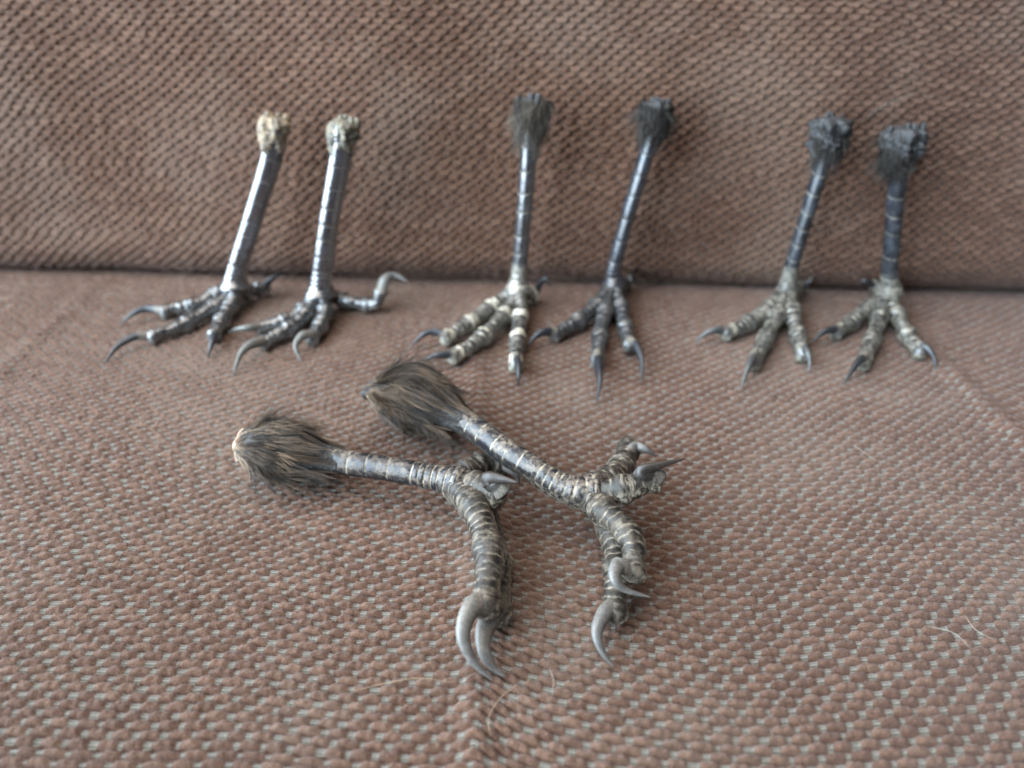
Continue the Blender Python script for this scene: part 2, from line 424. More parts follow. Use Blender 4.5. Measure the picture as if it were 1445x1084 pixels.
def lump_material(name, a, c, d):
    m, nt, b = new_mat(name)
    n1 = tex(nt, 420, 5, 0.7)
    n2 = tex(nt, 1200, 4, 0.7)
    col = mixc(nt, ramp(nt, n1, 0.38, 0.62), a, c)
    col = mixc(nt, ramp(nt, n2, 0.5, 0.72), col, d)
    nt.links.new(col, b.inputs['Base Color'])
    nt.links.new(math_(nt, 'ADD', math_(nt, 'MULTIPLY', n1, 0.5), 0.2), b.inputs['Roughness'])
    nt.links.new(bump(nt, math_(nt, 'ADD', n1, math_(nt, 'MULTIPLY', n2, 0.5)), 0.0011, 0.9), b.inputs['Normal'])
    return m


def plain(name, color, rough=0.6):
    m, nt, b = new_mat(name)
    n1 = tex(nt, 900, 2, 0.5)
    nt.links.new(mixc(nt, n1, [v * 0.8 for v in color], color), b.inputs['Base Color'])
    b.inputs['Roughness'].default_value = rough
    return m


# ------------------------------------------------------------------ the sofa: seat and backrest in chenille weave
FAB = fabric_material()
PITCH, ROW = 5.0, 1.80
YAW = R(-3.1)
CREASE = (-9.0, 254.4)          # where the seam meets the backrest, mm


def weave(U, V, tile=0.0):
    """brick pattern of brown chenille puffs and flat grey stitches: height (mm), grey mask, tone, lean"""
    r = np.floor(V + 1e-6)
    y = 2 * (V - r) - 1
    off = 0.5 * np.mod(r, 2) + 0.24 * (hash2(r, 0 * r, 1) - 0.5) + 0.10 * np.sin(U * 0.43 + V * 0.19)
    uu = U + off + 0.05 * np.sin(V * 0.7 + U * 0.31) 
    c = np.floor(uu)
    f = uu - c
    half = 0.348 + 0.09 * (hash2(c, r, 2) - 0.5)
    mid = 0.5 + 0.10 * (hash2(c, r, 3) - 0.5)
    x = np.clip((f - mid) / half, -1.6, 1.6)
    yy = np.clip(y + 0.18 * (hash2(c, r, 10) - 0.5), -1, 1)
    puff = np.clip(1 - np.abs(x) ** 4.0 - 0.95 * np.abs(yy) ** 3.0, 0, 1) ** 0.5
    cross = np.clip(1 - np.abs(y) ** 2.0, 0, 1)
    tall = 0.80 + 0.35 * (hash2(c, r, 4) - 0.5)
    lump = 0.22 * np.sin(f * 15 + 6.28 * hash2(c, r, 6)) * np.sin(y * 2 + 9 * hash2(c, r, 7))
    h = puff * (tall + lump) * (1.0 - tile * yy) + 0.30 * cross * (1 - puff) - (0.95 - 1.1 * tile) * smooth(0.66, 1.0, np.abs(y)) + 0.06 * np.sin(U * 0.9 + V * 1.7)
    grey = smooth(0.96, 1.10, np.abs(x)) * smooth(1.0, 0.72, np.abs(y))
    gap_shade = smooth(0.6, 0.95, np.abs(y))  # darker between rows: dark yarn and groove shade put into the colour
    lean = puff * (tile * 2.0 - 0.2)
    tone_ = hash2(c, r, 5)
    return h, grey * (0.72 + 0.28 * hash2(c, r, 12)), tone_ * 0.8 * (1 - gap_shade), lean


SEAMS = ((-9.0, 0.75), (141.0, 0.9), (-161.0, 0.5))


def seat_low(X, Y):
    """soft folds of the stretch cover, mm"""
    z = 0.9 * np.sin(X / 37.0 + 0.5) * np.sin(Y / 41.0 + 1.0) + 0.5 * np.sin(X / 17.0 + Y / 60.0) * smooth(200, 120, Y)
    for xs, a in SEAMS:
        dx = X - xs - 2.5 * np.sin(Y / 45.0)
        z = z + a * 1.6 * np.exp(-(dx / 3.4) ** 2) - a * 0.5 * np.exp(-(dx / 12.0) ** 2)
    return z


def build_seat(parent):
    # v = 0 at the crease, negative towards the viewer; fewer points at the margins
    us = np.concatenate([np.arange(-66, -44, 1 / 3), np.arange(-44, 44, 1 / 10), np.arange(44, 66.01, 1 / 3)])
    vs = np.concatenate([np.arange(-136, -106, 1 / 3), np.arange(-106, 3, 1 / 6), np.arange(3, 13.01, 1 / 3)])
    U, V = np.meshgrid(us, vs)
    h, grey, tone, lean = weave(U, V)
    lx = U * PITCH
    ly = V * ROW
    # the rows bend at the seams and sag between them
    bend = 0
    for xs, a in SEAMS:
        d = np.abs(lx + 0.054 * ly + CREASE[0] - xs - 2.5 * np.sin((ly + 254) / 45.0))
        bend = bend + a * 4.5 * np.exp(-d / 9.0)
    sag = 0.25 * np.sin(lx / 6.3 + ly / 31.0) + 0.3 * np.sin(lx / 11.0 - ly / 13.0) + 2.6 * np.cos((lx + 20) / 24.0) * smooth(-60, -170, ly) + 2.0 * np.sin(lx / 43.0 + ly / 70.0)
    fade = smooth(6, -25, ly)
    ly2 = ly + (bend + sag) * fade - lean
    X = CREASE[0] + lx * math.cos(YAW) - ly2 * math.sin(YAW)
    Y = CREASE[1] + lx * math.sin(YAW) + ly2 * math.cos(YAW)
    z = seat_low(X, Y) * smooth(8, -20, ly) - 0.85 + h - 3.5 * smooth(-6, 16, ly)
    P = np.stack([X, Y, z], -1).reshape(-1, 3) * MM
    mesh_obj('seat', P, grid_faces(*U.shape), FAB, parent, {'grey': grey, 'tone': tone}, uv=np.stack([U, V], -1).reshape(-1, 2))


def build_backrest(parent):
    us = np.concatenate([np.arange(-66, -46, 1 / 3), np.arange(-46, 46, 1 / 9), np.arange(46, 66.01, 1 / 3)])
    vs = np.concatenate([np.arange(0, 72, 1 / 5), np.arange(72, 90.01, 1 / 3)])
    U, V = np.meshgrid(us, vs)
    h, grey, tone, lean = weave(U, V, 0.5)
    lx = U * PITCH
    s = V * ROW - lean + (1.6 * np.sin(lx / 37.0) + 0.8 * np.sin(lx / 15.0 + V * 0.11)) * smooth(0, 40, V * ROW) + 1.5 * np.sin(lx / 90.0 + 1)
    # profile: round lower edge of the cushion, then a face leaning back
    rad, lean_back = 15.0, R(9)
    a_end = R(90) - lean_back
    arc = rad * a_end
    a = np.clip(s / rad, 0, a_end)
    ny_, nz_ = -np.sin(a), -np.cos(a)
    py = rad + rad * ny_
    pz = rad + rad * nz_
    rest = np.clip(s - arc, 0, None)
    pz = pz + rest * math.cos(lean_back)
    py = py + rest * math.sin(lean_back) - 4.0 * np.sin(np.clip(rest / 110, 0, 1) * math.pi)
    below = np.clip(s, None, 0)
    py = py - below
    swell = 1.5 * np.sin(lx / 47.0 + s / 60.0) + 0.9 * np.sin(lx / 23.0 - s / 31.0) + 0.5 * np.sin(lx / 11.0 + s / 19.0)
    py = py + ny_ * (h + swell * smooth(0, 20, rest))
    pz = pz + nz_ * h
    shift = 0.7 * np.sin(lx / 33.0) + 0.5 * np.sin(lx / 13.0 + 1)
    pz = pz + 0.6 * np.sin(lx / 41.0 + 2) + 0.35 * np.sin(lx / 9.0)
    X = CREASE[0] + lx * math.cos(YAW) - (py + shift) * math.sin(YAW)
    Y = CREASE[1] + lx * math.sin(YAW) + (py + shift) * math.cos(YAW)
    P = np.stack([X, Y, pz - 1.6], -1).reshape(-1, 3) * MM
    grey = grey * 0.55
    mesh_obj('backrest', P, grid_faces(*U.shape), FAB, parent, {'grey': grey, 'tone': tone}, uv=np.stack([U, V], -1).reshape(-1, 2))


sofa = tag(empty('sofa', (0, 0.2, 0)), 'sofa in brown and grey woven chenille, seat and backrest behind all the bird feet', 'sofa')
sofa.location = (0, 0, 0)
build_seat(sofa)
build_backrest(sofa)


# ------------------------------------------------------------------ bird feet
def scute_rows(L, rng, wide, narrow, groups):
    """boundaries of dorsal scales along a toe: broad plates with packed wrinkles at each joint"""
    out = []
    s = 0.0
    seg = L / groups
    for g in range(groups):
        e = (g + 1) * seg
        j = [narrow * rng.uniform(0.6, 1.5) for _ in range(rng.choice((2, 3, 3, 4)))]
        plates = max(1, round((seg - sum(j)) / wide))
        w = (seg - sum(j)) / plates
        for k in range(plates):
            ww = w * (1 if plates == 1 else rng.uniform(0.65, 1.25))
            out.append((s, ww, 0)); s += ww
        for x in j:
            out.append((s, x, 1)); s += x
    return out


def fbm(c, TH, r, k, seed):
    """cheap smooth bumps over a tube surface (numpy only)"""
    px = c[:, None, 0] + r * np.cos(TH); py = c[:, None, 1] + r * np.sin(TH); pz = c[:, None, 2] + r * np.cos(TH + 1.3)
    v = 0
    for i, f in enumerate((1.0, 1.9, 3.7)):
        f = f * k
        v = v + (np.sin(px * f + seed + i) * np.sin(py * f * 1.13 + 2 * i + seed) + np.sin(pz * f * 0.91 + seed * 1.7 + i) * np.sin((px + py) * f * 0.7 + i)) / (i + 1.4)
    return v * 0.5


def toe_disp(rng, wide, narrow, groups, relief, seed, white, line=0.8):
    def f(S, L, TH, r, c):
        rows = scute_rows(L, rng, wide, narrow, groups)
        st = np.array([a for a, _, _ in rows]); wd = np.array([b for _, b, _ in rows]); kd = np.array([k for _, _, k in rows])
        Sk = S + 0.25 * np.sin(TH * 2 + seed + S * 0.35) + 0.16 * np.sin(TH * 5 + S * 1.1 + seed * 2) + 0.35 * (1 - np.cos(TH)) * 0.5    # rows curve round the toe
        i = np.clip(np.searchsorted(st, Sk, side='right') - 1, 0, len(st) - 1)
        p = np.clip((Sk - st[i]) / wd[i], 0, 1)
        kind = kd[i]
        cs = np.cos(TH)
        top = smooth(-0.35, 0.35, cs)
        under = smooth(0.0, -0.7, cs)
        prof = (1 - np.abs(2 * p - 1) ** 5) * (0.75 + 0.35 * p)
        amp = np.where(kind == 0, 0.20, 0.30) * relief * (0.5 + 1.0 * hash2(i, i * 0 + seed, 8))
        amp = amp * (1 + 0.55 * np.sin(TH * 3 + 6.28 * hash2(i, i * 0 + seed, 14)))
        off = top * (amp * prof - 0.10)
        # pads swell under each joint
        seg = L / groups
        ph = (S / seg) % 1.0
        off = off + under * (0.55 * np.exp(-((ph - 0.88) / 0.2) ** 2) + 0.55 * np.exp(-((ph + 0.12) / 0.2) ** 2) - 0.1)
        off = off + (1 - top) * 0.22 * fbm(c, TH, r, 3.6, seed) + 0.20 * fbm(c, TH, r, 1.1, seed + 3) + 0.42 * np.exp(-((ph - 0.86) / 0.14) ** 2) - 0.30 * np.exp(-((ph - 0.45) / 0.2) ** 2)
        groove = np.exp(-(p / 0.10) ** 2) + np.exp(-((1 - p) / 0.10) ** 2)
        crest = np.where(kind == 1, smooth(0.4, 0.75, 1 - (2 * p - 1) ** 2) * (0.35 + 0.9 * hash2(i, i * 0 + seed, 9)), 0)
        pale = np.clip(top * np.maximum(groove * np.where(kind == 0, line, 0.15), crest * white) * (0.62 + 0.5 * np.sin(TH * 2.5 + 6.28 * hash2(i, i * 0 + seed, 15))), 0, 1)
        side = (1 - top)
        return off, {'pale': pale, 'side': side, 'top': top}
    return f


def shank_disp(rng, seed, plate, joint, relief=1.0, white=0.5):
    def f(S, L, TH, r, c):
        st = [0.0]
        while st[-1] < L:
            frac = st[-1] / L
            w = plate * rng.uniform(0.75, 1.25)
            if frac > joint: w = 1.7 * rng.uniform(0.8, 1.2)
            st.append(st[-1] + w)
        st = np.array(st)
        Sk = S + 0.5 * np.sin(TH + seed) + 0.9 * np.abs(np.sin(TH * 0.5)) ** 2
        i = np.clip(np.searchsorted(st, Sk, side='right') - 1, 0, len(st) - 2)
        p = (Sk - st[i]) / (st[i + 1] - st[i])
        w = st[i + 1] - st[i]
        front = smooth(-0.35, -0.1, np.cos(TH))
        dist = np.minimum(p, 1 - p) * w
        low = smooth(joint - 0.02, joint + 0.05, S / L)
        gr = np.exp(-(dist / 0.16) ** 2)
        prof = 1 - np.abs(2 * p - 1) ** 5
        step = (0.10 + 0.16 * low) * relief
        off = front * (step * (prof - 0.5) + 0.05 * (p - 0.5)) + 0.05 * fbm(c, TH, r, 1.2, seed) + 0.035 * r * np.cos(3 * TH + 0.6) * (1 - low) + low * 0.10 * fbm(c, TH, r, 3.0, seed)
        # back keel: two smooth lamellae meeting in an edge, with grooves at the sides
        back = -np.cos(TH)
        off = off + 0.16 * r * smooth(0.75, 1.0, back) - 0.28 * np.exp(-((np.cos(TH) + 0.28) / 0.10) ** 2) * (1 - low)
        patch = 0.35 + 0.65 * smooth(-0.3, 0.5, np.sin(TH * 1.5 + i * 2.1 + seed))
        pale = np.clip(front * np.maximum(gr * patch, 0.7 * low * smooth(0.2, 0.7, prof) * np.minimum(white, 1) * (0.25 + 1.1 * hash2(i, i * 0 + seed, 11)) * (white > 0.6)), 0, 1)
        return off, {'pale': pale, 'top': smooth(-0.1, 0.5, np.cos(TH)), 'side': low * 0.55 * (1 - front) + 0.25 * (1 - front) * smooth(0.4, 0.9, back)}
    return f


def make_claw(path, r0, material, parent, org, n=34, na=20):
    p = np.asarray(path, float) - org
    # the convex side of the claw faces away from its chord
    chord = p[-1] - p[0]
    midp = p[len(p) // 2] - (p[0] + chord * np.clip(((p[len(p) // 2] - p[0]) @ chord) / (chord @ chord), 0, 1))
    ref = midp + np.array([0, 0, 0.6])
    start = p[0] - (p[1] - p[0]) * 0.35
    pts = np.vstack([start, p])

    def f(S, L, TH, r, c):
        under = smooth(-0.2, -0.9, np.cos(TH))
        return -0.22 * r * under * smooth(1.02, 0.6, np.abs(np.cos(TH))) - 0.12 * r * smooth(0.75, 1.0, -np.cos(TH)), {'along': S / L}
    v, fc, at = tube(pts, [(0, r0 * 0.9), (0.15, r0), (0.4, r0 * 0.86), (0.65, r0 * 0.6), (0.86, r0 * 0.3), (1, r0 * 0.07)], ref, n, na, f, flat=0.72, cap0=0.8, cap1=0.25)
    return mesh_obj('claw', v * MM, fc, material, parent, at)


def strands(roots_fn, n_clumps, per, rng, width, nseg=6):
    """feather barbs as thin three-sided hairs gathered in clumps; roots_fn(rng) -> (curve(t, spread) , tone, length)"""
    V, Fq, tone = [], [], []
    ang = np.array([0, 2.094, 4.189])
    for _ in range(n_clumps):
        clump = roots_fn(rng)
        for q in range(per):
            pts, tn = clump(rng)
            tn = np.clip(np.broadcast_to(tn, (len(pts),)) + (0.25 if q == 0 else 0), 0, 1)
            pts = np.asarray(pts)
            t = np.gradient(pts, axis=0); t /= np.linalg.norm(t, axis=1)[:, None] + 1e-9
            a = np.cross(t, [0.31, 0.52, 0.8]); a /= np.linalg.norm(a, axis=1)[:, None] + 1e-9
            b = np.cross(t, a)
            k = len(pts)
            w = width * rng.uniform(0.6, 1.3) * (1.9 if q == 0 else 1) * np.linspace(1, 0.12, k) ** 0.7
            ring = pts[:, None, :] + w[:, None, None] * (np.cos(ang)[None, :, None] * a[:, None, :] + np.sin(ang)[None, :, None] * b[:, None, :])
            base = len(V) * 0
            V.append(ring.reshape(-1, 3)); tone.append(np.repeat(tn, 3))
    nv = 0
    for ring in V:
        k = len(ring) // 3
        Fq.append(grid_faces(k, 3, wrap=True) + nv)
        nv += len(ring)
    return np.vstack(V), np.vstack(Fq), np.concatenate(tone)


def big_tuft(parent, org, axis_pts, rmax, rend, mats, rng, n_clumps, per, core_mat, fly=0.15, seed=0):
    """long feathers that start at the cut end and sweep along the shank"""
    pts = np.asarray(axis_pts, float) - org
    prof = [(0, rmax * 0.3), (0.12, rmax * 0.52), (0.4, rmax * 0.76), (0.62, rmax * 0.62), (0.85, rend * 1.2), (1, rend)]

    def f(S, L, TH, r, c):
        return 0.09 * r * fbm(c, TH, r, 0.9, seed), {'tone': 0.15 + 0 * TH}
    v, fc, at = tube(pts, prof, (0, 0, 1), 50, 28, f, cap0=1.2)
    mesh_obj('tuft_skin', v * MM, fc, core_mat, parent, at)
    c, par, s = spline(pts, 120)
    L = s[-1]
    _, d, b = frames(c, (0, 0, 1))
    pr = [a for a, _ in prof]; rr = [a for _, a in prof]

    def clump(rng):
        th0 = rng.uniform(0, 2 * math.pi)
        t0 = rng.choice([rng.uniform(0.0, 0.15), rng.uniform(0.05, 0.55)])
        ln = rng.uniform(0.26, 0.55)
        lift0 = 1.0 + 0.15 * (0.5 - t0) + rng.gauss(0, 0.025)
        tips = rng.uniform(0.0, 0.09)
        width = rng.uniform(0.10, 0.22)
        free = rng.uniform(0.15, 0.8) if rng.random() < (0.55 if math.cos(th0) < 0 else 0.35) else 0.0
        droop = rng.uniform(0, 1.5)
        swirl = rng.gauss(0, 0.13)
        tn0 = rng.choice((0.03, 0.1, 0.2, 0.3, 0.45, 0.9)) * rng.uniform(0.6, 1.15)
        wild = rng.random() < fly and math.cos(th0) > 0.1

        def one(rng):
            lat = rng.uniform(-1, 1)
            dth = width * lat
            own = rng.uniform(0, 0.35) * (1 - 0.3 * abs(lat))
            t1 = min(t0 + ln * (1 - 0.45 * lat * lat) * rng.uniform(0.9, 1.05), 1.02)
            u = np.linspace(0, 1, 6)
            t = t0 + own * ln * 0.6 + (t1 - t0 - own * ln * 0.6) * u
            k = np.clip(t * 119, 0, 119)
            ki = k.astype(int)
            R0 = np.interp(t, pr, rr)
            lift = lift0 + rng.gauss(0, 0.03) + (rng.uniform(0.2, 0.8) * u ** 1.8 if wild else tips * u ** 2.5)
            rad = R0 * lift * (0.94 + 0.10 * u) + 0.25
            rad = rad + free * u ** 2 * np.maximum(rmax * 0.8 - R0, 0)
            th = th0 + dth * (0.15 + np.sin(u * 1.9)) + swirl * u ** 1.5
            P = c[ki] + rad[:, None] * (np.cos(th)[:, None] * d[ki] + np.sin(th)[:, None] * b[ki])
            P[:, 2] -= droop * free * u ** 2 * 2
            P[:, 2] = np.maximum(P[:, 2] + org[2], 0.5 + rng.random()) - org[2]
            tn = np.clip(tn0 + rng.gauss(0, 0.08) + 0.30 * (0.45 - u), 0, 1)
            return P, tn
        return one
    v, fc, tone = strands(clump, n_clumps, per, rng, 0.07)
    o = mesh_obj('feather_tuft', v * MM, fc, mats, parent, {'tone': tone})
    tag(o, kind='stuff')
    return o


def small_tuft(parent, org, top, axis, r, length, mat, rng, n_clumps, per, flare, width=0.075, side=None):
    """short feathers that hang from the cut top of a standing foot"""
    top = np.asarray(top, float) - org
    ax = np.asarray(axis, float); ax /= np.linalg.norm(ax)
    a = np.cross(ax, (0, 1, 0.2)); a /= np.linalg.norm(a); b = np.cross(ax, a)

    def clump(rng):
        th0 = rng.uniform(0, 2 * math.pi)
        if side is not None and rng.random() < 0.75:
            th0 = side + rng.gauss(0, 0.7)
        z0 = rng.uniform(-0.06, 0.45) * length
        ln = length * rng.uniform(0.25, 0.75)
        out = flare * (rng.uniform(0.6, 1.8) if rng.random() < 0.3 else rng.uniform(0.0, 0.4))
        swirl = rng.gauss(0, 0.5)
        tn0 = rng.choice((0.05, 0.2, 0.45, 0.9)) * rng.uniform(0.6, 1.1)

        def one(rng):
            th = th0 + rng.gauss(0, 0.2)
            u = np.linspace(0, 1, 6)
            l = ln * rng.uniform(0.55, 1.15)
            zz = (z0 + l * u) / length
            body = r * (1.0 - 0.38 * np.clip(zz, 0, 1.1)) * rng.uniform(0.9, 1.08)
            rad = body + out * u ** 1.4 * rng.uniform(0.5, 1.3)
            thv = th + u * (swirl + rng.gauss(0, 0.2))
            P = top + (z0 + l * u)[:, None] * ax + rad[:, None] * (np.cos(thv)[:, None] * a + np.sin(thv)[:, None] * b)
            return P, min(1, max(0, tn0 + rng.gauss(0, 0.15)))
        return one
    v, fc, tone = strands(clump, n_clumps, per, rng, width)
    o = mesh_obj('feather_tuft', v * MM, fc, mat, parent, {'tone': tone})
    tag(o, kind='stuff')
    return o


def cut_end(parent, org, p0, p1, r, mat, seed, rough=0.3, nubs=6):
    """the ragged dried end where the leg was cut"""
    p0 = np.asarray(p0, float) - org; p1 = np.asarray(p1, float) - org

    def f(S, L, TH, rad, c):
        return 1.3 * rough * r * fbm(c, TH, rad, 0.8, seed) + 0.12 * r * fbm(c, TH, rad, 2.3, seed + 5), {}
    v, fc, at = tube([p0, (p0 * 0.66 + p1 * 0.34), (p0 * 0.33 + p1 * 0.67), p1], [(0, r * 0.97), (0.3, r * 1.0), (0.6, r * 0.88), (1, r * 0.55)], (0, -1, 0.3), 70, 48, f, cap0=r * 0.45, cap1=0.6)
    o = mesh_obj('cut_end', v * MM, fc, mat, parent, at)
    # dried tendon and bone ends sticking out of the cut face
    trng = random.Random(int(seed * 77))
    ax = (p0 - p1) / np.linalg.norm(p0 - p1)
    sa = np.cross(ax, (0.2, 1, 0.1)); sa /= np.linalg.norm(sa); sb = np.cross(ax, sa)
    for _ in range(nubs):
        th, q = trng.uniform(0, 6.28), trng.uniform(0.2, 0.85) * r
        at0 = p0 + q * (math.cos(th) * sa + math.sin(th) * sb)
        tip = at0 + ax * trng.uniform(0.2, 1.3) + 0.6 * (math.cos(th) * sa + math.sin(th) * sb)
        w = trng.uniform(0.5, 1.2)
        v, fc, _a = tube([at0 - ax * 2.5, at0 - ax * 0.8, at0, tip], [(0, w), (0.6, w * 1.1), (1, w * 0.8)], sa, 18, 12, lambda S, L, TH, rad, c: (0.25 * rad * fbm(c, TH, rad, 2.2, seed + 9), {}), cap1=w * 0.6)
        mesh_obj('tendon_end', v * MM, fc, mat, o)
    return o


SPEC = {
    'A': dict(label='leftmost standing bird foot, black shank with tan cut end, toes pointing left', pale=0.75, white=0.55, dust=0.15, line=0.6, seed=1.3,
              pal=(0.36, 0.34, 0.30), dustc=(0.22, 0.20, 0.17), claw=((0.035, 0.04, 0.048), (0.018, 0.02, 0.024)), shank_r=3.4, toe_r=2.7, claw_r=1.75, front=(-0.8, -0.6, 0)),
    'B': dict(label='standing bird foot with bright bluish shank and hind claw raised off the seat', pale=0.7, white=0.5, dust=0.15, line=0.5, seed=2.1,
              pal=(0.40, 0.38, 0.33), dustc=(0.24, 0.22, 0.18), claw=((0.16, 0.155, 0.14), (0.10, 0.10, 0.095)), shank_r=3.6, toe_r=2.75, claw_r=1.8, front=(-0.7, -0.7, 0)),
    'C': dict(label='standing bird foot with cream banded toes and a brown feather tuft on top', pale=2.4, white=1.75, wide=2.3, narrow=1.0, dust=0.25, line=0.35, seed=3.7,
              pal=(0.74, 0.68, 0.54), dustc=(0.55, 0.48, 0.36), claw=((0.03, 0.034, 0.04), (0.012, 0.013, 0.016)), shank_r=3.15, toe_r=2.75, claw_r=1.65, front=(-0.3, -0.95, 0)),
    'D': dict(label='dark grey standing bird foot with black tuft, just right of the cream banded foot', pale=0.7, white=0.55, dust=0.12, line=0.5, seed=4.9,
              pal=(0.34, 0.31, 0.26), dustc=(0.20, 0.17, 0.14), claw=((0.022, 0.024, 0.03), (0.012, 0.013, 0.016)), shank_r=2.9, toe_r=2.8, claw_r=1.75, front=(-0.1, -1, 0)),
    'E': dict(label='standing bird foot with ragged grey cut top and ringed black shank, second from the right', pale=1.3, white=0.8, wide=1.9, narrow=0.85, dust=0.3, line=0.95, seed=5.3,
              pal=(0.48, 0.44, 0.34), dustc=(0.34, 0.30, 0.22), claw=((0.05, 0.052, 0.055), (0.10, 0.10, 0.095)), shank_r=2.85, toe_r=2.9, claw_r=1.6, front=(-0.3, -0.95, 0)),
    'F': dict(label='rightmost standing bird foot with shaggy dark feathers hanging at its top', pale=1.25, white=0.7, wide=2.0, narrow=0.8, dust=0.3, line=0.95, seed=6.1,
              pal=(0.46, 0.42, 0.32), dustc=(0.33, 0.28, 0.20), claw=((0.028, 0.03, 0.034), (0.02, 0.021, 0.024)), shank_r=3.15, toe_r=2.85, claw_r=1.6, front=(-0.3, -0.95, 0)),
    'G': dict(label='lying bird foot at front left, pale cut end and two big grey claws', pale=1.15, white=0.3, dust=1.0, line=0.55, seed=7.7,
              pal=(0.50, 0.42, 0.32), dustc=(0.20, 0.16, 0.125), claw=((0.17, 0.155, 0.135), (0.13, 0.125, 0.12)), shank_r=3.0, toe_r=3.15, claw_r=2.2, front=(0.1, -0.2, 0.95)),
    'H': dict(label='lying bird foot with the largest dark feather tuft, crossing over another lying foot', pale=1.15, white=0.3, dust=1.1, line=0.6, seed=8.9,
              pal=(0.52, 0.44, 0.33), dustc=(0.21, 0.165, 0.125), claw=((0.16, 0.15, 0.135), (0.13, 0.125, 0.12)), shank_r=3.05, toe_r=3.0, claw_r=1.9, front=(0.3, 0.1, 0.95)),
}
F_BROWN = feather_material('brown_black_feather', (0.017, 0.012, 0.009), (0.33, 0.225, 0.145))
F_BLACK = feather_material('black_feather', (0.007, 0.007, 0.008), (0.11, 0.095, 0.08))
F_GREY = feather_material('grey_brown_feather', (0.016, 0.014, 0.013), (0.24, 0.20, 0.155))
SKIN_DARK = lump_material('dried_dark_skin', (0.012, 0.011, 0.011), (0.05, 0.045, 0.04), (0.09, 0.085, 0.08))
LUMP_TAN = lump_material('dried_tan_end', (0.40, 0.29, 0.18), (0.13, 0.12, 0.105), (0.52, 0.44, 0.30))
LUMP_OLIVE = lump_material('dried_olive_end', (0.24, 0.205, 0.14), (0.09, 0.09, 0.082), (0.42, 0.37, 0.27))
LUMP_GREY = lump_material('dried_grey_end', (0.014, 0.014, 0.015), (0.05, 0.052, 0.055), (0.15, 0.15, 0.15))
LUMP_FLESH = lump_material('dried_flesh_end', (0.34, 0.21, 0.145), (0.50, 0.40, 0.27), (0.08, 0.07, 0.065))

